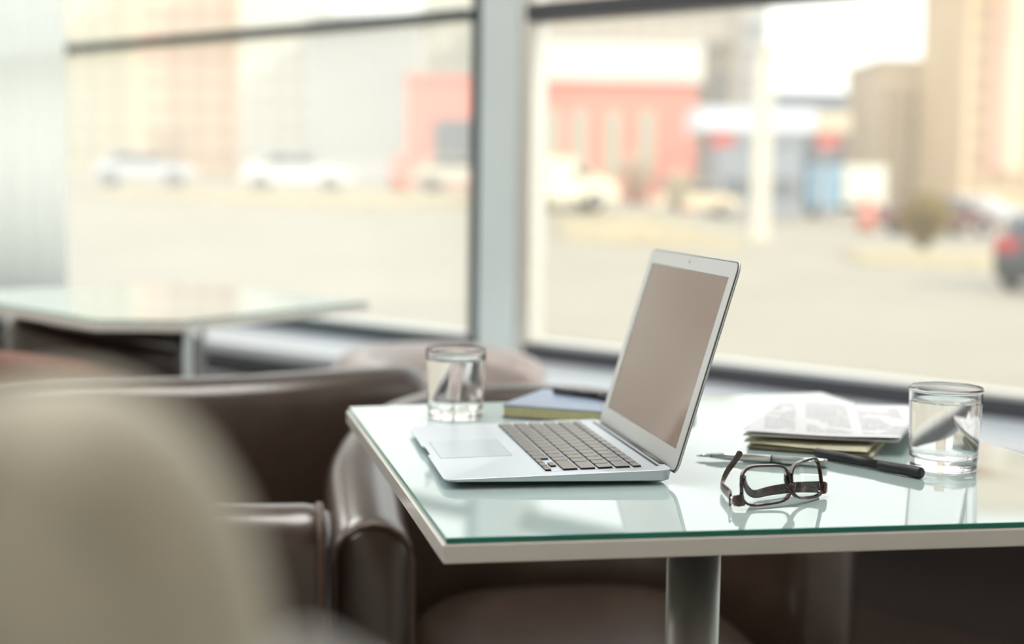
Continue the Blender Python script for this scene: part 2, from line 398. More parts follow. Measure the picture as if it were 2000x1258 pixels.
def key(xc, yc, wk, hk, nm='key'):
    o = link(nm, key_mesh(wk, hk), lap, (xc, yc, ztop(yc)+.00015)); o.rotation_euler = (slope, 0, 0)
    well = None
    return o
wellpolys = []
def cell(x0, x1, y0, y1, nm='key'):
    g = .0016
    key((x0+x1)/2, (y0+y1)/2, x1-x0-2*g, y1-y0-2*g, nm)
    wellpolys.append((x0+g-.0003, x1-g+.0024, y0+g-.0004, y1-g+.0003))
y = ky0
for ri, row in enumerate(rows):
    x = kx0; hh = rowh[ri]
    for k_ in row:
        if k_ in ('L', 'R'): cell(x, x+unit, y, y+hh/2); x += unit
        elif k_ == 'UD': cell(x, x+unit, y, y+hh/2); cell(x, x+unit, y+hh/2, y+hh); x += unit
        else: cell(x, x+k_*unit, y, y+hh, 'space_bar' if k_ == 5 else 'key'); x += k_*unit
    y += hh
bm = bmesh.new()
for x0, x1, y0, y1 in wellpolys:
    vs = [bm.verts.new((a, b, ztop(b)+.0002)) for a, b in ((x0, y0), (x1, y0), (x1, y1), (x0, y1))]; bm.faces.new(vs)
    vt = [bm.verts.new((a, b, ztop(b)-.0003)) for a, b in ((x0, y0), (x1, y0), (x1, y1), (x0, y1))]; bm.faces.new(vt[::-1])
    for i in range(4): bm.faces.new((vs[i], vt[i], vt[(i+1) % 4], vs[(i+1) % 4]))
obj('key_wells', bm, M['well'], lap)
# hinge
obj('hinge', tube(bmesh.new(), [(.030, .2225, .0105), (.295, .2225, .0105)], .0052, 20), M['alu_dark'], lap, True)
hb = bmesh.new(); bm_box(hb, .022, .303, D_-.0115, D_-.0085, .0135, .0149); obj('hinge_gap', hb, M['gasket'], lap)
for fx, fy in ((.03, .02), (.295, .02), (.03, .20), (.295, .20)):
    obj('rubber_foot', lathe(bmesh.new(), [(0, zbot(fy)-.0012), (.006, zbot(fy)-.0012), (.007, zbot(fy)), (.007, zbot(fy)+.0012), (0, zbot(fy)+.0012)], 20, fx, fy), M['gasket'], lap, True)
# lid: local coords u across, v up, w out of the back
ang = 1.2879; LH = .2175
lid_o = Vector((0, .2262, .0098)); vv = Vector((0, math.cos(ang), math.sin(ang))); ww = Vector((0, math.sin(ang), -math.cos(ang)))
def LP(u, v, q): return lid_o+Vector((u, 0, 0))+vv*v+ww*q
def lid_ring(ins, q, r=.0105): return [LP(x, y, q) for x, y in rrect(ins, W_-ins, ins, LH-ins, r, 8)]
autosmooth(obj('lid', loft(bmesh.new(), [lid_ring(.0006, .00135), lid_ring(0, .0018), lid_ring(0, .0024), lid_ring(.0012, .0036), lid_ring(.006, .0046), lid_ring(.03, .0052)]), M['alu_edge'], lap), 30)
obj('lid_gasket', loft(bmesh.new(), [lid_ring(.0014, .00092), lid_ring(.0010, .0013)]), M['gasket'], lap)
def lid_plate(x0, x1, y0, y1, q0, q1, r, nm, m):
    P = rrect(x0, x1, y0, y1, r, 6)
    return obj(nm, loft(bmesh.new(), [[LP(x, y, q0) for x, y in P], [LP(x, y, q1) for x, y in P]]), m, lap)
sx0, sx1, sy0, sy1 = .0195, .3060, .0225, .2000
# bezel frame ring
bo = rrect(.0020, W_-.0020, .0020, LH-.0020, .009, 8); bi = rrect(sx0, sx1, sy0, sy1, .0012, 8)
bm = bmesh.new()
rr_ = [[bm.verts.new(LP(x, y, 0)) for x, y in bo], [bm.verts.new(LP(x, y, 0)) for x, y in bi], [bm.verts.new(LP(x, y, .0008)) for x, y in bi], [bm.verts.new(LP(x, y, .0008)) for x, y in bo]]
for a in range(4):
    A_, B_ = rr_[a], rr_[(a+1) % 4]
    for i in range(len(bo)):
        j = (i+1) % len(bo); bm.faces.new((A_[i], A_[j], B_[j], B_[i]))
obj('bezel', bm, M['alu_edge'], lap)
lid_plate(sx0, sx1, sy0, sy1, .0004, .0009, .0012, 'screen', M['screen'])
lid_plate(W_/2-.0016, W_/2+.0016, LH-.0105, LH-.0075, -.0001, .0004, .0014, 'webcam', M['gasket'])

# ================================================================== DRINKING GLASSES
def dense(pr_):
    out = []
    for (a, b), (c, d) in zip(pr_, pr_[1:]):
        out.append((a, b)); L_ = math.hypot(c-a, d-b)
        if L_ > .006 and a > 0 and c > 0:
            for f in (.0006/L_, .25, .5, .75, 1-.0006/L_): out.append((a+(c-a)*f, b+(d-b)*f))
    out.append(pr_[-1]); return out
def drinking_glass(x, y, label, level=.0722, scale=1.):
    r_ = thing('drinking_glass', label, 'glass', (x, y, .7502), 0, None)
    Ro, Rb, Hh, wl = .0378*scale, .0340*scale, .0865, .0019
    prof_out = [(0, .0010), (Rb*.80, .0010), (Rb-.002, .0), (Rb-.0006, .0008), (Rb, .003), (Ro-.0003, Hh-.004), (Ro+.0001, Hh-.0015), (Ro-.0004, Hh-.0003), (Ro-wl*.6, Hh), (Ro-wl, Hh-.0006)]
    def rin(z): return Rb-wl+(Ro-Rb)*z/Hh
    prof_in = [(rin(.018), .018), (rin(.0145)-.0015, .0138), (rin(.013)-.005, .0122), (Rb*.5, .0118), (0, .0118)]
    autosmooth(obj('vessel', lathe(bmesh.new(), dense(prof_out+prof_in), 96), M['water_glass'], r_), 60)
    e = .00015
    wp = [(0, .0118-e), (Rb*.5, .0118-e), (rin(.013)-.005+e, .0122-e), (rin(.0145)-.0015+e, .0138-e), (rin(.018)+e, .018), (rin(level)+e, level+.0008), (rin(level)-.0012, level), (0, level)]
    autosmooth(obj('water', lathe(bmesh.new(), dense(wp), 96), M['water'], r_), 60)
    return r_
g1 = drinking_glass(-.1087, .0692, 'glass of water behind the front edge of the laptop, on the left of the table')
g2 = drinking_glass(.2683, .5347, 'glass of water at the right of the table beside the folded newspapers', .0712, 1.01)

# ================================================================== NOTEBOOK + PEN ON IT
import numpy as np
nbx, nby = -.1002, .1265
nrot = math.atan2(.2382-.1278, -.0434+.1096)            # direction of the front edge
nb = thing('notebook', 'closed blue-grey notebook with yellow page edges lying behind the laptop', 'notebook', (nbx, nby, .7502), nrot)
NW, ND = .21, .148
obj('page_block', box(.0015, NW-.003, .0015, ND-.002, .0016, .0150, .0005), M['pages'], nb)
obj('back_cover', box(0, NW, 0, ND, 0, .0015, .0004), M['cover_dark'], nb)
obj('front_cover', box(0, NW, 0, ND, .0151, .0171, .0006), M['cover'], nb)
obj('spine', box(0, NW, ND, ND+.002, 0, .0171, .0006), M['cover_dark'], nb)
obj('cover_band', box(0.0002, NW-.0002, .030, .036, .01712, .0175), mat('grey_band', (.45, .47, .50, 1), .6), nb)
obj('elastic_loop', box(.100, .116, -.0008, .012, .0017, .0052, .0003), M['black'], nb)
def cyl_between(a, b, r, name, m, parent, n=24, rr=None):
    pts = [Vector(a), Vector(b)]
    return obj(name, tube(bmesh.new(), pts, r, n), m, parent, True)
bp = thing('pen', 'black pen lying on the blue-grey notebook', 'pen', (-.182, .209, .7724), math.atan2(.050, .063))
obj('barrel', tube(bmesh.new(), [(0, 0, 0), (.001, 0, 0), (.075, 0, 0)], [.003, .0046, .0046], 20), M['black'], bp, True)
obj('cap', tube(bmesh.new(), [(.075, 0, 0), (.0755, 0, 0), (.128, 0, 0), (.130, 0, 0)], [.0046, .0051, .0049, .0035], 20), M['black'], bp, True)
obj('clip', box(.080, .118, -.0012, .0012, .0048, .0060), M['black'], bp)

# ================================================================== SILVER PEN, MARKER
pa, pb = Vector((.1924, .2899, 0)), Vector((.2530, .4125, 0)); d = pb-pa; Lp = d.length
sp_ = thing('pen', 'silver ballpoint pen with a clip lying behind the eyeglasses', 'pen', (pa.x, pa.y, .7548), math.atan2(d.y, d.x))
obj('barrel', tube(bmesh.new(), [(.014, 0, 0), (.030, 0, 0), (.078, 0, 0)], [.0024, .0038, .0046], 24), M['chrome'], sp_, True)
obj('point', tube(bmesh.new(), [(-.0015, 0, -.0013), (.0002, 0, -.0012)], [.0003, .0005], 10), M['brass'], sp_, True)
obj('tip', tube(bmesh.new(), [(0, 0, -.0012), (.003, 0, -.001), (.014, 0, 0)], [.0005, .0012, .0024], 16), M['chrome'], sp_, True)
obj('ring', tube(bmesh.new(), [(.078, 0, 0), (.0797, 0, 0)], .00455, 24), M['black'], sp_, True)
obj('cap', tube(bmesh.new(), [(.0797, 0, 0), (.132, 0, 0), (.1365, 0, 0)], [.0047, .0046, .0040], 24), M['chrome'], sp_, True)
cb_ = bmesh.new(); bm_box(cb_, .090, .136, -.0082, -.0070, -.0018, .0014, .0004); bm_box(cb_, .130, .136, -.0082, -.003, -.0014, .0014, .0003)
obj('clip', cb_, M['chrome'], sp_)
ma, mb = Vector((.1995, .4212, 0)), Vector((.3206, .4860, 0)); d = mb-ma; Lm = d.length
mk = thing('marker_pen', 'matte black capped marker lying in front of the folded newspapers', 'pen', (ma.x, ma.y, .7561), math.atan2(d.y, d.x))
obj('barrel', tube(bmesh.new(), [(0, 0, 0), (.0008, 0, 0), (.040, 0, 0), (.084, 0, 0)], [.0046, .0053, .0052, .0046], 28), M['black'], mk, True)
obj('cap', tube(bmesh.new(), [(.084, 0, 0), (.0848, 0, 0), (.1355, 0, 0), (Lm, 0, 0)], [.0048, .0054, .0060, .0054], 28), M['black'], mk, True)

# ================================================================== NEWSPAPERS
def paper_stack(name, label, org, e1, len1, e2, len2, z0, layers, m, top=None, fold_front=True, wave=.0008):
    ang_ = math.atan2(e1[1], e1[0])
    r_ = thing(name, label, 'newspaper', (org[0], org[1], z0), ang_)
    sk = (e2[0]*math.cos(ang_)+e2[1]*math.sin(ang_)); up_ = (-e2[0]*math.sin(ang_)+e2[1]*math.cos(ang_))
    z = 0
    for li, (th, dx, dy, cut) in enumerate(layers):
        bm = bmesh.new(); nx, ny = 26, 14; top_v = []; bot_v = []
        for j in range(ny+1):
            ra, rb_ = [], []
            for i in range(nx+1):
                a = dx+(len1-cut)*i/nx; b = dy+(len2)*j/ny
                x = a+b*sk; y = b*up_
                wv = wave*(math.sin(a*34+li*1.7)+.6*math.sin(b*41+li))+wave
                lf = z*0
                # rounded folded edge at the front
                e = min(1, (j/ny)*9); rnd = th*.5*(1-math.sqrt(max(0, 1-(1-e)**2)))
                ra.append(bm.verts.new((x, y, z+th-rnd+wv))); rb_.append(bm.verts.new((x, y, z+rnd+wv*(1 if li else 0))))
            top_v.append(ra); bot_v.append(rb_)
        for j in range(ny):
            for i in range(nx):
                bm.faces.new((top_v[j][i], top_v[j][i+1], top_v[j+1][i+1], top_v[j+1][i]))
                bm.faces.new((bot_v[j][i], bot_v[j+1][i], bot_v[j+1][i+1], bot_v[j][i+1]))
        for i in range(nx):
            bm.faces.new((bot_v[0][i], bot_v[0][i+1], top_v[0][i+1], top_v[0][i])); bm.faces.new((top_v[ny][i], top_v[ny][i+1], bot_v[ny][i+1], bot_v[ny][i]))
        for j in range(ny):
            bm.faces.new((top_v[j][0], top_v[j+1][0], bot_v[j+1][0], bot_v[j][0])); bm.faces.new((bot_v[j][nx], bot_v[j+1][nx], top_v[j+1][nx], top_v[j][nx]))
        obj('folded_section' if len(layers) > 1 else 'sheet', bm, top if (top and li == len(layers)-1) else m, r_, True)
        z += th+2*wave+.0002
    return r_
e1 = Vector((.2023-.1407, .526-.3602)).normalized(); e2 = Vector((-.1046-.1407, .5047-.3602)).normalized()
paper_stack('newspaper', 'cream folded newspaper at the bottom of the pile beside the right glass', (.1385, .3632), (Vector((.2082-.1385, .4826-.3632)).normalized()), .138, e2, .235, .7502,
            [(.0028, 0, 0, 0), (.0034, -.003, -.004, .002)], M['cream'])
paper_stack('newspaper', 'white printed newspaper folded on top of the cream one beside the right glass', (.1375, .3590), e1, .172, e2, .262, .7640,
            [(.0020, 0, 0, .004), (.0016, -.001, -.001, 0)], M['paper'], M['news'])

# ================================================================== EYEGLASSES (upside down, one arm folded)
eg = thing('eyeglasses', 'brown tortoiseshell eyeglasses lying upside down near the front edge of the table', 'eyeglasses', (.4335, .262, .7502))
P0 = Vector((.4400, .2560)); P1 = Vector((.4283, .3105)); P2 = Vector((.3935, .3560))
def lens_frame(pa, pb, flip):
    d = (pb-pa); Lh = d.length; u = d.normalized(); nrm = Vector((u.y, -u.x))   # towards the camera
    if nrm.dot(Vector((CAM.x, CAM.y))-pa) < 0: nrm = -nrm
    lean = .16
    def P(a, z, q): # a along, z up, q out
        b = pa+u*a+nrm*(q-z*lean)
        return Vector((b.x-eg.location.x, b.y-eg.location.y, z+.0005))
    # outline (upside down: wide brow at bottom), outer side at a=0 when flip False
    def shape(g, n=44):
        out = []
        ax, az_ = .0248+g, .0165+g
        for k in range(n):
            th = 2*PI*k/n; c_, s_ = math.cos(th), math.sin(th); e_ = 2/3.6
            x = ax*math.copysign(abs(c_)**e_, c_); z = az_*math.copysign(abs(s_)**e_, s_)
            zz = z
            x *= (1+.045*(-zz/az_))        # wider at the brow (bottom)
            o_ = x if not flip else -x      # o_<0 = outer side
            zz += .0022*(-o_/ax)*(0.5 if z > 0 else .9)*(-1 if z < 0 else 1)*.8
            out.append((x, zz))
        return out
    ca, cz = Lh/2+(.0005 if not flip else -.0005), .0202
    out_, inn = shape(.0018), shape(-.0002)
    bm = bmesh.new()
    def bow(x): return -.0018*(x/.026)**2
    R4 = [[P(ca+x, cz+z, bow(x)+q) for x, z in sh] for sh, q in ((out_, -.0016), (out_, .0016), (inn, .0016), (inn, -.0016))]
    vr = [[bm.verts.new(p) for p in r] for r in R4]
    for a in range(4):
        A_, B_ = vr[a], vr[(a+1) % 4]
        for i in range(len(out_)):
            j = (i+1) % len(out_); f = bm.faces.new((A_[i], A_[j], B_[j], B_[i]))
            f.material_index = 1 if (a == 3) else 0
            if a == 0 and (out_[i][1] > .010): f.material_index = 1
    o = obj('lens_rim', bm, [M['tortoise'], M['clear_plastic']], eg); autosmooth(o, 50)
    ls = shape(-.0004); bm = bmesh.new()
    def disc(q):
        rings = []
        for f_ in (1., .75, .5, .25): rings.append([P(ca+x*f_, cz+z*f_, bow(x*f_)+q+.0006*(1-f_*f_)) for x, z in ls])
        return rings
    A_ = disc(.0003); B_ = disc(-.0003)
    allr = list(reversed(A_)); 
    loft(bm, allr+B_)
    obj('lens', bm, M['lens'], eg, True)
    return P, ca, cz
PL, ca1, cz1 = lens_frame(P0, P1, False)
PR, ca2, cz2 = lens_frame(P1, P2, True)
L1, L2 = (P1-P0).length, (P2-P1).length
# bridge
br = tube(bmesh.new(), catmull([PL(L1-.0040, .0190, 0), PL(L1-.0005, .0160, .001), PR(.0012, .0160, .001), PR(.0042, .0190, 0)], 4), .0026, 12, .8)
obj('bridge', br, M['tortoise'], eg, True)
for P_, a in ((PL, L1-.0035), (PR, .0035)):
    obj('nose_pad', tube(bmesh.new(), [P_(a, .017, -.0015), P_(a, .022, -.0045), P_(a, .028, -.0055)], [.0018, .0026, .0016], 10), M['tortoise'], eg, True)
# end pieces
def blockpath(pts, hs, ts, name, m, nn=14):
    """flat strap: vertical half-height hs, half-thickness ts"""
    pts = [Vector(p) for p in pts]; rings = []
    for i, p in enumerate(pts):
        d = (pts[min(i+1, len(pts)-1)]-pts[max(i-1, 0)]).normalized()
        side = d.cross(Vector((0, 0, 1))).normalized(); upv = side.cross(d).normalized()
        ring_ = []
        for k in range(nn):
            th = 2*PI*k/nn; c_, s_ = math.cos(th), math.sin(th)
            ring_.append(p+side*ts[i]*math.copysign(abs(c_)**.7, c_)+upv*hs[i]*math.copysign(abs(s_)**.7, s_))
        rings.append(ring_)
    return obj(name, loft(bmesh.new(), rings), m, eg, True)
blockpath([PL(.0035, .0085, 0), PL(-.0022, .0075, -.001), PL(-.0048, .0072, -.004)], [.0060, .0055, .0048], [.0018, .0020, .0016], 'end_piece', M['tortoise'])
blockpath([PR(L2-.0035, .0085, 0), PR(L2+.0016, .0075, -.001), PR(L2+.0030, .0072, -.004)], [.0060, .0055, .0048], [.0018, .0020, .0016], 'end_piece', M['tortoise'])
EL = eg.location
def W2L(x, y, z): return Vector((x-EL.x, y-EL.y, z-EL.z))
h1 = PL(-.0052, .0072, -.0062)
obj('hinge', tube(bmesh.new(), [h1+Vector((0, 0, -.0035)), h1+Vector((0, 0, .0035))], .0014, 12), M['chrome'], eg, True)
pts = catmull([h1+Vector((-.0022, -.0010, 0)), W2L(.410, .2555, .7575), W2L(.372, .2600, .7572), W2L(.3560, .2650, .7580), W2L(.3500, .2720, .7680), W2L(.3480, .2800, .7780), W2L(.3475, .2858, .7865)], 5)
n_ = len(pts); hs = [.0062-.0030*min(1, i/(n_*.55)) for i in range(n_)]; hs[-1] = .0012
blockpath(pts, hs, [.0013]*n_, 'temple_arm', mat('smoky_temple', (.10, .07, .06, 1), .12, trans=.35, var=.2, vscale=60))
h2 = PR(L2+.0028, .0072, -.0062)
obj('hinge', tube(bmesh.new(), [h2+Vector((0, 0, -.0035)), h2+Vector((0, 0, .0035))], .0014, 12), M['chrome'], eg, True)
pts = catmull([h2+Vector((-.0015, -.0015, 0)), W2L(.3800, .3300, .7570), W2L(.3900, .3020, .7565), W2L(.4010, .2830, .7560), W2L(.4100, .2730, .7610), W2L(.4170, .2672, .7690), W2L(.4208, .2645, .7765)], 5)
n_ = len(pts); hs = [.0058-.0020*min(1, i/(n_*.55)) for i in range(n_)]; hs[-1] = .0022
blockpath(pts, hs, [.0014]*n_, 'temple_arm', M['tortoise'])

# ================================================================== TUB ARMCHAIRS
def tub_chair(label, path, seat, z_seat=.41, th=.11, m=None, pipe=True, group=None, lo=.10, seat_r=(.25, .25), name='tub_armchair', rot=0):
    m = m or M['leather']
    cx = sum(p[0] for p in path)/len(path); cy = sum(p[1] for p in path)/len(path)
    r_ = thing(name, label, 'armchair', (cx, cy, 0), 0, group)
    pts = catmull([(p[0]-cx, p[1]-cy, p[2]) for p in path], 7)
    rings = []; edge = []
    n = len(pts)
    for i, p in enumerate(pts):
        d = (pts[min(i+1, n-1)]-pts[max(i-1, 0)]); d.z = 0; d.normalize(); nm = Vector((d.y, -d.x, 0))
        k = min(i, n-1-i); sc_ = (1, 1)
        f = [.72, .93, 1][min(k, 2)]; t_ = th*f/2; top = p.z-(1-f)*.045; r = min(t_*.95, .048)
        prof = [(-t_*.8, lo), (-t_, lo+.05)]
        for q in range(9):
            a = PI-PI*q/8; prof.append((t_*math.cos(a), top-r+r*math.sin(a)))
        prof += [(t_, lo+.05), (t_*.8, lo)]
        if k == 0: 
            base = p-d*(0.0 if i else 0)
        rings.append([Vector((p.x, p.y, 0))+nm*a+Vector((0, 0, z)) for a, z in prof])
    autosmooth(obj('upholstered_shell', loft(bmesh.new(), rings), m, r_), 60)
    if pipe:
        for rg in (rings[1],):
            obj('piping', tube(bmesh.new(), rg, .0055, 8), M['leather_pipe'], r_, True)
    # seat cushion: superellipse pad
    sx, sy, sr = seat[0]-cx, seat[1]-cy, seat[2]
    rr2 = []
    for f, z in ((.0, 0), (.85, 0), (.97, .02), (1, .05), (1, .09), (.97, .115), (.88, .132), (.6, .140), (.3, .143)):
        if f == 0: continue
        rr2.append([(sx+math.cos(rot+sr*0)*0+f*(seat_r[0]*math.copysign(abs(math.cos(a))**.65, math.cos(a))*math.cos(sr)-seat_r[1]*math.copysign(abs(math.sin(a))**.65, math.sin(a))*math.sin(sr)),
                     sy+f*(seat_r[0]*math.copysign(abs(math.cos(a))**.65, math.cos(a))*math.sin(sr)+seat_r[1]*math.copysign(abs(math.sin(a))**.65, math.sin(a))*math.cos(sr)), z_seat-.143+z) for a in [2*PI*k/40 for k in range(40)]])
    obj('seat_cushion', loft(bmesh.new(), rr2), m, r_, True)
    sb_ = [[(sx+(p[0]-sx)*.93, sy+(p[1]-sy)*.93, z) for p in rr2[3]] for z in (lo+.01, z_seat-.145)]
    obj('seat_base', loft(bmesh.new(), sb_), m, r_, True)
    for a in (PI*.25, PI*.75, PI*1.25, PI*1.75):
        lx, ly = sx+seat_r[0]*.70*math.cos(a+sr), sy+seat_r[1]*.70*math.sin(a+sr)
        obj('leg', tube(bmesh.new(), [(lx, ly, 0), (lx, ly, lo+.012)], [.016, .022], 14), M['wood'], r_, True)
    return r_
# B: under the table, facing the camera
tub_chair('brown leather tub armchair pushed under the laptop table', [(-.235, -.020, .585), (-.34, -.022, .612), (-.50, -.012, .650), (-.64, .045, .685), (-.735, .16, .700), (-.765, .30, .700), (-.735, .44, .690), (-.66, .56, .665), (-.56, .63, .640), (-.46, .665, .612), (-.38, .68, .585)],
          (-.33, .297, 0), z_seat=.405, seat_r=(.31, .25))
# A: laptop user's chair, facing right
tub_chair('brown leather tub armchair left of the laptop table with its open front toward it', [(-.185, -.080, .628), (-.188, -.24, .630), (-.21, -.42, .638), (-.28, -.58, .66), (-.45, -.69, .69), (-.66, -.66, .70), (-.79, -.53, .705), (-.835, -.36, .705), (-.872, -.18, .705), (-.93, -.02, .708), (-1.0, .12, .708)],
          (-.50, -.34, PI/2), z_seat=.42, seat_r=(.24, .235))
# C: beyond, by the ledge
tub_chair('taupe tub armchair by the window ledge behind the left glass', [(-1.18, .245, .630), (-1.24, .155, .655), (-1.36, .075, .665), (-1.52, .045, .665), (-1.68, .095, .665), (-1.79, .215, .66), (-1.81, .375, .65), (-1.75, .495, .62)],
          (-1.47, .355, PI/4), m=M['leather_light'], z_seat=.40, seat_r=(.19, .19))
# D, E: at the far left table
def ring_path(cx, cy, r, a0, a1, z0, z1, n=8):
    return [(cx+r*math.cos(a0+(a1-a0)*k/n), cy+r*math.sin(a0+(a1-a0)*k/n), z0+(z1-z0)*math.sin(PI*k/n)) for k in range(n+1)]
tub_chair('dark brown tub armchair under the far left glass table', ring_path(-2.185, -.505, .235, PI*.70, PI*2.25, .62, .70), (-2.185, -.505, 0), z_seat=.40, seat_r=(.15, .15), th=.08, pipe=False)
tub_chair('rust brown tub armchair at the left picture edge by the far left glass table', ring_path(-1.60, -.665, .225, -PI*.85, PI*.45, .62, .70), (-1.60, -.665, 0), z_seat=.40, seat_r=(.14, .14), th=.08, pipe=False, m=M['rust'])

# ================================================================== NEAR LEFT: slip-covered chair
bx = thing('covered_chair', 'out-of-focus beige cloth-covered chair back in the near left corner', 'chair', (1.35, -.28, 0), math.atan2(.985, .172))
# local x = to the right across the view, local y = away from the camera
fw = Vector((-.985, .173)); rt = Vector((.173, .985))
def cl(lat, dep):   # lateral / depth from the camera -> local of bx
    P = Vector((CAM.x, CAM.y))+rt*lat+fw*dep-Vector((1.35, -.28)); return (P.dot(rt), P.dot(fw))
sil = [(-.165, .985), (-.14, .990), (-.118, .996), (-.10, .998), (-.085, .993), (-.073, .983), (-.0645, .970), (-.059, .955), (-.055, .935), (-.050, .90), (-.040, .84), (-.025, .75), (-.01, .62), (.0, .47)]
left = [(-.32, .47), (-.31, .70), (-.295, .88), (-.27, .955), (-.235, .985), (-.20, .990)]
outl = catmull([(a, 0, z) for a, z in left+sil], 5)
bm = bmesh.new(); rings = []
for dep, ins in ((.315, .016), (.322, .006), (.335, 0), (.352, 0), (.365, .004), (.372, .014)):
    rg = []
    for p in outl:
        cxs = -.16; f = 1-ins/.12
        x = cxs+(p.x-cxs)*f; z = .47+(p.z-.47)*(1-ins/.5)
        dd = dep+.010*math.sin(x*70+z*9)*(1 if dep < .35 else 0)+.006*math.sin(x*150)*(1 if dep < .35 else 0)
        lx, ly = cl(x, dd); rg.append((lx, ly, z))
    rings.append(rg)
autosmooth(obj('back_cover', loft(bm, rings), M['cloth'], bx), 60)
# the pale tie of the cover flaring out at the lower right
out2 = catmull([(-.062, 0, .90), (-.055, 0, .936), (-.044, 0, .948), (-.032, 0, .943), (-.020, 0, .936), (-.008, 0, .925), (.006, 0, .905), (.012, 0, .88), (-.01, 0, .85), (-.045, 0, .86)], 5)
rings = [[(*cl(-.03+(p.x+.03)*f, dd), .90+(p.z-.90)*f) for p in out2] for f, dd in ((.8, .300), (1, .305), (1, .312), (.85, .3165))]
autosmooth(obj('cover_tie', loft(bmesh.new(), rings), M['cloth_grey'], bx), 60)
c0 = cl(-.16, .385); 
sk = bmesh.new(); bm_box(sk, c0[0]-.17, c0[0]+.17, c0[1]-.40, c0[1]-.0, .40, .468, .02); obj('seat', sk, M['cloth'], bx)
for a in (-.15, .15):
    for b in (-.375, -.025):
        obj('leg', box(c0[0]+a-.016, c0[0]+a+.016, c0[1]+b-.016, c0[1]+b+.016, 0, .405), M['wood'], bx)

# ================================================================== STREET
def street(dep, lat, z=0): 
    P = Vector((CAM.x, CAM.y))+fw*dep+rt*lat; return Vector((P.x, P.y, z))
RS = math.atan2(rt.y, rt.x)
def sstep(a, b, x):
    t_ = max(0, min(1, (x-a)/(b-a))); return t_*t_*(3-2*t_)
def gz(dep, lat):
    lf = 1-sstep(-.05, .17, lat/max(dep, 1)) if dep > 30 else 0
    lf = 1-sstep(0, 9, lat-2) if dep > 30 else 0
    return -.85+1.35*lf*sstep(34, 64, dep)
# ground sheet
bm = bmesh.new(); nx, ny = 60, 90; V = []
for j in range(ny+1):
    dep = -120+120*(j/12) if j < 12 else ((j-12)/(ny-12))**1.6*620; row = []
    for i in range(nx+1):
        lat = (i/nx-.5)*2; lat = math.copysign(abs(lat)**1.5, lat)*320
        row.append(bm.verts.new(street(dep, lat, gz(dep, lat))))
    V.append(row)
# drop the part that would lie inside the room
nrm_out = Vector((-math.sin(H), math.cos(H)))
for j in range(ny):
    for i in range(nx):
        q = (V[j][i], V[j][i+1], V[j+1][i+1], V[j+1][i]); bm.faces.new(q)
pav = mat('pale_paving', (.375, .328, .25, 1), .75, var=.07, vscale=.35)
# keep ground under the building lower than the floor: it lies 0.85 m below
tag(obj('paved_ground', bm, pav, None), kind='structure')
def verge(label, pts, h=.12):
    bm = bmesh.new(); cen = sum((Vector(p) for p in pts), Vector((0, 0)))/len(pts); P = catmull([(a, b, 0) for a, b in pts+[pts[0]]], 6)[:-1]
    rings = []
    for f, z in ((1, -.02), (.98, h*.6), (.9, h), (.6, h*1.15), (.2, h*1.2)):
        rings.append([street(cen.x+(p.x-cen.x)*f, cen.y+(p.y-cen.y)*f, gz(p.x, p.y)+z) for p in P])
    return tag(obj('grass_verge', loft(bm, rings), mat('dry_grass', (.46, .37, .225, 1), .9, var=.25, vscale=3), None, True), label, 'grass', kind='stuff')
verge('strip of dry yellow grass beyond the paving behind the laptop', [(41.5, 1.3), (41, 4), (41.5, 6.3), (45, 6.3), (50, 5), (48, 1.6)])
verge('strip of dry yellow grass around the round bush', [(35.8, 8.3), (34.8, 10.5), (35.2, 12.2), (40.5, 14.5), (42, 11), (40.5, 8.8)])
verge('long dry grass bank seen through the left window', [(54, -15), (52, -9), (52, -3), (54, 1.2), (57, 1.4), (58.2, -3), (58.2, -9), (57, -16)], .15)

def plain(name, rgb, rough=.7, var=.05, vs=.2, metal=0): return mat(name, srgb(*rgb), rough, metal, var=var, vscale=vs)
glass_far = mat('far_window_glass', (.20, .22, .23, 1), .12, ior=1.5, var=.05, vscale=1)
def building(name, label, dep, lat0, lat1, z1, z0, m, depth=12, bays=(), yaw=0, roof=None, cat='building'):
    """bays: list of (cols, rows, x0, x1, z0, z1, w, h, material)"""
    lc = (lat0+lat1)/2
    r_ = thing(name, label, cat, street(dep, lc, z0), RS+yaw)
    w2 = (lat1-lat0)/2; hh = z1-z0
    obj('walls', box(-w2, w2, 0, depth, 0, hh), m, r_)      # local +y = away
    obj('roof_edge', box(-w2-.15, w2+.15, -.15, depth+.15, hh, hh+.35), roof or m, r_)
    for cols, rws, x0, x1, za, zb, ww_, wh, wm in bays:
        me = None
        for j in range(rws):
            for i in range(cols):
                x = x0+(x1-x0)*(i+.5)/cols; z = za+(zb-za)*(j+.5)/rws
                if me is None:
                    b = bmesh.new(); bm_box(b, -ww_/2, ww_/2, -.06, .10, -wh/2, wh/2); bmesh.ops.recalc_face_normals(b, faces=b.faces)
                    me = bpy.data.meshes.new('window'); b.to_mesh(me); b.free(); me.materials.append(wm)
                link('window', me, r_, (x, 0, z))
    return r_
def px(x, dep): return (x-1000)/2947*dep
def pz(x, y_, dep): return CAM.z-(y_-(349.5+.0154*(x-1000)))/2947*dep
def bld(name, label, dep, x0, x1, ytop, m, g=None, **k):
    xc = (x0+x1)/2
    z0 = (-.9 if g is None else g); return building(name, label, dep, px(x0, dep), px(x1, dep), pz(xc, ytop, dep), z0, m, **k)
red = plain('red_cladding', (236, 158, 142), .6); redwin = plain('pale_window', (196, 190, 172), .4)  # red paled in the base colour to stand for haze
D1 = 90
rw = px(1352, D1)-px(790, D1)
def rb_x(x): return px(x, D1)-(px(1352, D1)+px(790, D1))/2
bays = [(1, 1, rb_x(x)-.1, rb_x(x)+.1, 2.3, 6.0, 1.05, 3.9, redwin) for x in (1072, 1125, 1190, 1255)]
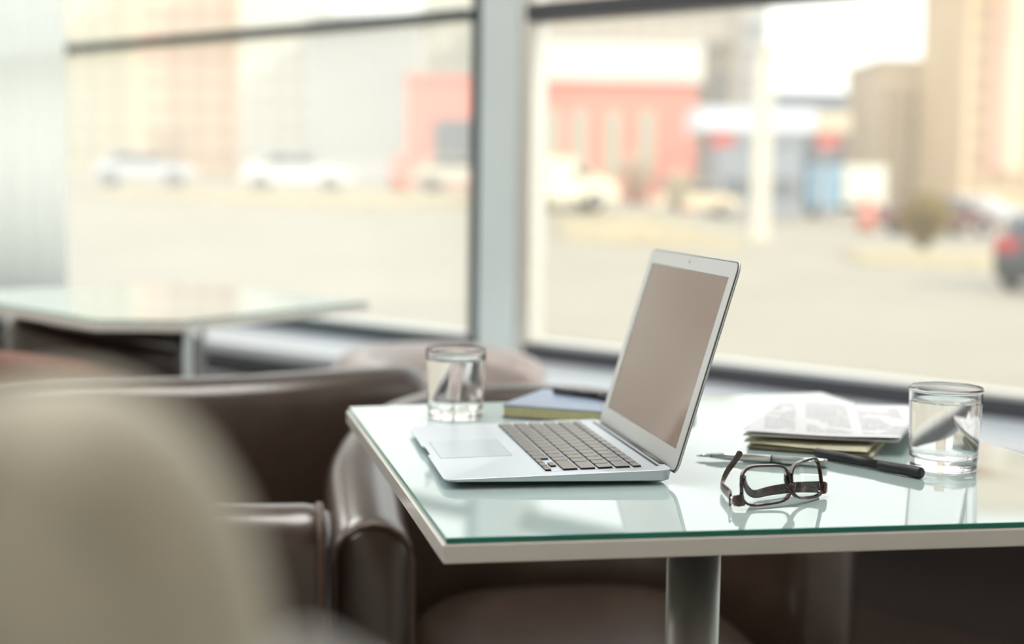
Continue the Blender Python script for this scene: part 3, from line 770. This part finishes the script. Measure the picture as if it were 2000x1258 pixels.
bays += [(1, 1, rb_x(880)-.1, rb_x(880)+.1, 1.6, 6.0, 2.3, 3.2, glass_far), (1, 1, rb_x(975)-.1, rb_x(975)+.1, 1.6, 6.0, 1.2, 3.2, redwin)]
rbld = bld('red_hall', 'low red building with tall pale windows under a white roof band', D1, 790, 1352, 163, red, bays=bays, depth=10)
white_band = plain('white_band', (236, 234, 222), .6)
bb_ = bmesh.new(); bm_box(bb_, rb_x(1000), rb_x(1362), -.35, 9, pz(1200, 163, D1)+.9, pz(1200, 88, D1)+.9)
obj('roof_band', bb_, white_band, rbld)
bld('grey_block', 'pale grey block rising behind the red building', 125, 1040, 1440, -60, plain('pale_grey', (206, 198, 186)), bays=[(9, 3, -8, 8, 9, 17, 1.1, 1.4, plain('grey_glass', (180, 178, 172), .3))], depth=14)
bld('stair_tower', 'narrow dark stair tower right of the red building', 105, 1370, 1415, 100, plain('dark_grey_wall', (150, 146, 136)), bays=[(1, 4, -.6, .6, 4, 9.5, .9, .9, glass_far)], depth=6)
bld('grey_block', 'cool grey office block with narrow windows left of the open sky', 140, 1400, 1484, -30, plain('cool_grey', (205, 207, 208)), bays=[(3, 6, -1.8, 1.8, 3, 17, .8, 1.5, plain('bluish_glass', (168, 175, 185), .3))], depth=12)
bld('blue_block', 'slate blue low block on the skyline under the open sky', 150, 1484, 1690, 190, plain('slate_blue', (150, 158, 168)), bays=[(6, 4, -4.5, 4.5, 1, 9, 1.0, 1.2, plain('dark_bluish_glass', (104, 116, 132), .3))], depth=12)
bld('brown_tower', 'thin red-brown tower at the edge of the slate blue block', 140, 1676, 1704, 172, plain('brown_red', (176, 132, 120)), bays=[(1, 5, -.4, .4, 2, 8.5, .5, .9, glass_far)], depth=6)
bld('tan_block', 'tan apartment block left of the tall beige tower', 123, 1704, 1880, 128, plain('tan_wall', (218, 202, 180)), bays=[(7, 6, -3.4, 3.4, 1.0, 9.6, .55, .8, plain('tan_glass', (180, 164, 146), .3))], depth=12)
tw = bld('beige_tower', 'tall beige apartment tower at the right edge of the view', 110, 1868, 2240, -260, plain('beige_wall', (224, 200, 168)), bays=[(8, 12, -6.6, 6.6, 1.5, 22, .9, 1.0, plain('beige_glass', (188, 166, 142), .3))], depth=12)
for xx, c_ in ((1930, (226, 184, 164)), (1965, (240, 226, 200))):
    o_ = px(xx, 110)-(px(1868, 110)+px(2240, 110))/2
    obj('wall_strip', box(o_-.6, o_+.6, -.25, .05, 3, 22), plain('strip_%d' % c_[0], c_), tw)
# left window buildings, haze put into their pale wall colours
pk = plain('salmon_panel', (226, 170, 150)); peach = plain('peach_wall', (238, 214, 186))
bld('peach_block', 'peach apartment block with salmon balconies seen through the left window', 135, 262, 468, -120, peach, g=.3, bays=[(4, 9, -4.3, 4.3, 1.5, 20, 1.2, .9, pk)], depth=12)
bld('cream_block', 'cream apartment block beside the curtain edge', 150, 60, 262, -80, plain('cream_wall', (236, 230, 204)), g=.3, bays=[(4, 8, -4.4, 4.4, 2, 19, 1.0, 1.2, plain('cream_glass', (206, 204, 184), .3))], depth=12)
bld('white_block', 'white ribbed block in the middle of the left window', 130, 468, 612, -100, plain('white_wall', (236, 232, 218)), g=.3, bays=[(3, 8, -2.8, 2.8, 2, 18, 1.0, 1.1, plain('whitish_glass', (214, 212, 202), .3))], depth=12)
bld('silver_block', 'light grey ribbed block left of the red building', 120, 600, 815, 40, plain('silver_wall', (204, 205, 200)), g=.3, bays=[(10, 1, -4.2, 4.2, 2, 12.5, .35, 10, plain('rib_grey', (182, 184, 182), .4))], depth=12)
bld('white_block', 'white block behind the red building beside the dark mullion', 140, 815, 1040, -60, plain('white_wall_b', (226, 224, 208)), g=.3, bays=[(5, 8, -4.6, 4.6, 3, 19, 1.0, 1.1, plain('white_b_glass', (204, 202, 190), .3))], depth=12)

# canopy of the filling station
cn = thing('station_canopy', 'blue-white flat canopy of a filling station on posts', 'canopy', street(75, px(1490, 75), -.85), RS)
cw = (px(1632, 75)-px(1345, 75))/2
obj('canopy_roof', box(-cw, cw*.55, -2, 4, pz(1490, 262, 75)+.85, pz(1490, 216, 75)+.85, .05), plain('canopy_white', (226, 232, 240), .4), cn)
obj('canopy_end', box(cw*.55, cw, -2, 4, pz(1490, 262, 75)+.85, pz(1490, 222, 75)+.85, .05), plain('canopy_beige', (224, 206, 180), .4), cn)
for x_ in (-cw*.68, cw*.72): obj('red_sign', box(x_-.55, x_+.55, -1.9, -1.7, pz(1490, 292, 75)+.85, pz(1490, 262, 75)+.85), plain('sign_red', (206, 110, 104), .4), cn)
for x_ in (-cw*.8, -cw*.1, cw*.8): obj('post', box(x_-.15, x_+.15, .5, .8, 0, pz(1490, 262, 75)+.86), plain('post_grey', (170, 172, 176), .5), cn)
bld('kiosk', 'bluish grey kiosk below the filling station canopy', 84, 1395, 1560, 280, plain('kiosk_grey', (168, 174, 182)), bays=[(4, 1, -2, 2, 1.0, 2.3, .8, 1.0, glass_far)], depth=4)
# pale lamp pylon
pl_ = thing('pylon', 'pale concrete pylon standing on the paving right of the laptop', 'pylon', street(44, px(1480, 44), -.85), RS)
obj('shaft', box(-.25, .25, -.25, .25, .25, 5.6, .02), plain('pylon_white', (226, 220, 204), .6), pl_)
obj('foot', box(-.4, .4, -.4, .4, 0, .25, .02), plain('pylon_foot', (200, 192, 176), .7), pl_)
obj('cap', box(-.32, .32, -.32, .32, 5.6, 5.8, .02), plain('pylon_cap', (210, 206, 194), .6), pl_)

# vehicles
tyre = mat('tyre', (.02, .02, .02, 1), .7); hub = mat('hubcap', (.45, .45, .45, 1), .35, .7); carglass = mat('car_glass', (.05, .06, .07, 1), .08, ior=1.5)
redl = mat('tail_light', (.55, .02, .02, 1), .2, coat=.5); headl = mat('head_light', (.8, .8, .78, 1), .15, coat=.6)
wheel_me = None
def wheel(parent, x, y, r=.32):
    b = bmesh.new(); prof = [(0, -.09), (r*.55, -.09), (r*.6, -.10), (r*.95, -.10), (r, -.07), (r, .07), (r*.95, .10), (r*.6, .10), (r*.55, .09), (0, .09)]
    lathe(b, prof, 24); bmesh.ops.rotate(b, verts=b.verts, matrix=Matrix.Rotation(PI/2, 3, 'X'))
    o = obj('wheel', b, tyre, parent, True, (x, y, r))
    b = bmesh.new(); lathe(b, [(0, -.11), (r*.5, -.11), (r*.55, -.09), (r*.55, .09), (r*.5, .11), (0, .11)], 16); bmesh.ops.rotate(b, verts=b.verts, matrix=Matrix.Rotation(PI/2, 3, 'X'))
    obj('hubcap', b, hub, o, True)
def car(label, dep, x_px, heading, paint, L=4.3, Wd=1.75, Hc=1.45, van=False, z=None, cat='car', lower=None):
    lat = px(x_px, dep); z_ = gz(dep, lat) if z is None else z
    r_ = thing('van' if van else 'car', label, cat, street(dep, lat, z_+.0), RS+heading)
    h = L/2
    if van: prof = [(-h, .35), (-h, 1.0), (-h+.05, Hc-.1), (-h+.25, Hc), (h-1.5, Hc), (h-.75, 1.15), (h-.1, 1.0), (h, .7), (h, .35)]
    else: prof = [(-h, .38), (-h-.02, .75), (-h+.08, .98), (-h+.45, 1.02), (-h+.95, Hc-.04), (-h+1.5, Hc), (.35, Hc-.01), (1.05, 1.0), (h-.35, .88), (h-.03, .68), (h, .38)]
    def insz(zv): return 0 if zv < 1.0 else .16*(zv-1.0)/(Hc-1.0)
    rings = []
    for s_ in (-1, 1):
        rings.append([(x_, s_*(Wd/2-insz(z2)), z2) for x_, z2 in prof])
    # bottom edge closes the loop
    bm = loft(bmesh.new(), rings); bmesh.ops.bevel(bm, geom=[e for e in bm.edges], offset=.03, segments=2, affect='EDGES')
    autosmooth(obj('body', bm, paint, r_), 40)
    if lower: obj('bumper', box(-h-.05, -h+.3, -Wd/2+.03, Wd/2-.03, .25, .55, .05), lower, r_); obj('sill', box(-h+.6, h-.6, -Wd/2-.005, Wd/2+.005, .25, .42, .02), lower, r_)
    gy = Wd/2
    if van: sides = [[(h-1.45, 1.12), (h-.85, 1.12), (h-1.45, Hc-.12)]]
    else: sides = [[(-h+.75, 1.05), (-.05, 1.05), (-.05, Hc-.07), (-h+1.2, Hc-.07)], [(.02, 1.05), (.92, 1.05), (.42, Hc-.08), (.02, Hc-.07)]]
    for sd_ in (-1, 1):
        for pol in sides:
            rg = [[(x_, sd_*(gy-insz(z2)+o2), z2) for x_, z2 in pol] for o2 in (.004, .012)]
            obj('side_window', loft(bmesh.new(), rg), carglass, r_)
    if not van:
        for pol in ([(1.0, 1.03), (.42, Hc-.05)], [(-h+.50, 1.05), (-h+.93, Hc-.08)]):
            (xa, za), (xb, zb) = pol; s_ = 1 if xa > 0 else -1
            q = [(xa+s_*.015, -gy+.12, za), (xa+s_*.015, gy-.12, za), (xb+s_*.015, gy-.26, zb), (xb+s_*.015, -gy+.26, zb)]
            obj('windscreen' if s_ > 0 else 'rear_window', loft(bmesh.new(), [q, [(a+s_*.02, b, c+.015) for a, b, c in q]]), carglass, r_)
    for x_ in (-h+.75, h-.8):
        for y_ in (-Wd/2+.06, Wd/2-.06): wheel(r_, x_, y_)
    for y_ in (-Wd/2+.22, Wd/2-.22):
        obj('tail_light', box(-h-.03, -h+.16, y_-.22, y_+.22, .72, .98, .03), redl, r_)
        obj('head_light', box(h-.16, h+.01, y_-.18, y_+.18, .60, .76, .03), headl, r_)
    return r_
car('dark car with red tail lights cut by the right edge of the picture', 28.4, 2115, math.radians(50), plain('dark_paint', (66, 66, 76), .25), lower=M['black'])
car('maroon car half hidden behind the round bush', 57, 1830, math.radians(20), plain('maroon_paint', (112, 76, 72), .3))
car('white sedan parked on the rise seen through the left window', 60, 578, math.radians(2), plain('white_paint', (240, 240, 238), .25), Hc=1.5)
car('cream van parked left of the red building windows', 52, 1095, math.radians(10), plain('cream_paint', (246, 238, 208), .3), L=2.9*1.2, Hc=1.75, van=True)
car('cream car beside the dark window mullion', 64, 890, math.radians(-10), plain('cream_paint_b', (232, 224, 204), .3), L=3.6)
car('sand-coloured car in front of the filling station', 66, 1350, math.radians(8), plain('sand_paint', (232, 214, 184), .3), L=3.8)
car('silver car passing behind the maroon car', 70, 1905, math.radians(15), plain('silver_paint', (208, 210, 214), .25))
car('pale grey car parked beside the curtain edge in the left window', 66, 280, math.radians(5), plain('grey_paint', (204, 208, 212), .25))
# lorry
tr_ = thing('lorry', 'small lorry with light blue cab and white box body', 'lorry', street(86, px(1640, 86), -.85), RS)
k_ = 86/2947
obj('cab', box(-75*k_, -12*k_, -1.0, 1.0, .45, 2.85, .15), plain('cab_blue', (150, 190, 216), .4), tr_)
obj('windscreen', box(-76*k_, -60*k_, -.85, .85, 1.7, 2.5, .03), carglass, tr_)
obj('box_body', box(-8*k_, 75*k_, -1.1, 1.1, .75, 2.95, .03), plain('box_white', (244, 240, 226), .5), tr_)
obj('chassis', box(-70*k_, 74*k_, -.5, .5, .40, .74), M['black'], tr_)
for x_ in (-50*k_, 50*k_):
    for y_ in (-.95, .95): wheel(tr_, x_, y_, .4)
# red posts
def bollard(label, dep, x_px, h_, r=.34, c_=(240, 130, 104)):
    lat = px(x_px, dep); z_ = gz(dep, lat)
    b = thing('barrier_post', label, 'bollard', street(dep, lat, z_), 0)
    obj('shell', lathe(bmesh.new(), [(0, .10), (r, .10), (r*.9, h_*.5), (r*.75, h_*.94), (r*.5, h_), (0, h_)], 24), plain('orange_red', c_, .5), b, True)
    obj('foot', lathe(bmesh.new(), [(0, 0), (r*1.3, 0), (r*1.3, .08), (r, .10), (0, .10)], 24), plain('foot_grey', (150, 140, 130), .7), b, True)
    obj('reflective_band', lathe(bmesh.new(), [(r*.88, h_*.52), (r*.90, h_*.52), (r*.86, h_*.62), (r*.84, h_*.62)], 24, closed=True), plain('band_white', (240, 235, 225), .4), b, True)
bollard('orange-red barrier post seen through the left window', 62, 775, 1.35)
bollard('orange-red barrier post right of the lorry', 61, 1688, 1.35)
# shrubs
def shrub(label, dep, x_px, w_, h_, col, n=1500, name='bush', seed=1, nm='leaf_green'):
    rnd = random.Random(seed); lat = px(x_px, dep); z_ = gz(dep, lat)
    b = thing(name, label, 'bush', street(dep, lat, z_), 0)
    bm = bmesh.new()
    for k in range(n):
        while True:
            p = Vector((rnd.uniform(-1, 1), rnd.uniform(-1, 1), rnd.uniform(-1, 1)))
            if .35 < p.length < 1: break
        s_ = .75+.25*(p.z+1)/2
        q = Vector((p.x*w_/2*s_, p.y*w_/2*s_, h_*.55+p.z*h_*.45)); a = rnd.uniform(0, PI); tl = rnd.uniform(-1, 1); sz = rnd.uniform(.05, .10)
        u = Vector((math.cos(a), math.sin(a), tl*.5)).normalized(); v = u.cross(Vector((rnd.uniform(-1, 1), rnd.uniform(-1, 1), 1))).normalized()
        bm.faces.new([bm.verts.new(q+u*sz), bm.verts.new(q+v*sz*.5), bm.verts.new(q-u*sz), bm.verts.new(q-v*sz*.5)])
    obj('foliage', bm, mat(nm, srgb(*col), .8, var=.25, vscale=2), b)
    st = bmesh.new()
    for k in range(9):
        a = 2*PI*k/9; tube(st, [(0.05*math.cos(a), .05*math.sin(a), 0), (w_*.18*math.cos(a), w_*.18*math.sin(a), h_*.4), (w_*.33*math.cos(a), w_*.33*math.sin(a), h_*.85)], [.03, .02, .008], 6)
    obj('stems', st, mat('stem_brown', (.12, .08, .05, 1), .8), b)
shrub('round olive-yellow bush on the dry grass at the right', 43, 1800, 1.75, 1.75, (168, 146, 72), 2200, seed=3)
shrub('pale leafless shrub in front of the red building', 58, 1235, 1.6, 2.1, (206, 196, 172), 900, seed=5, nm='twig_pale')
shrub('pale shrub right of the leafless one before the red building', 60, 1318, 1.3, 1.8, (224, 216, 192), 900, seed=6, nm='twig_cream')
shrub('grey-brown bare shrub seen through the left window', 75, 330, 2.6, 3.4, (200, 184, 160), 1400, seed=8, nm='twig_brown')
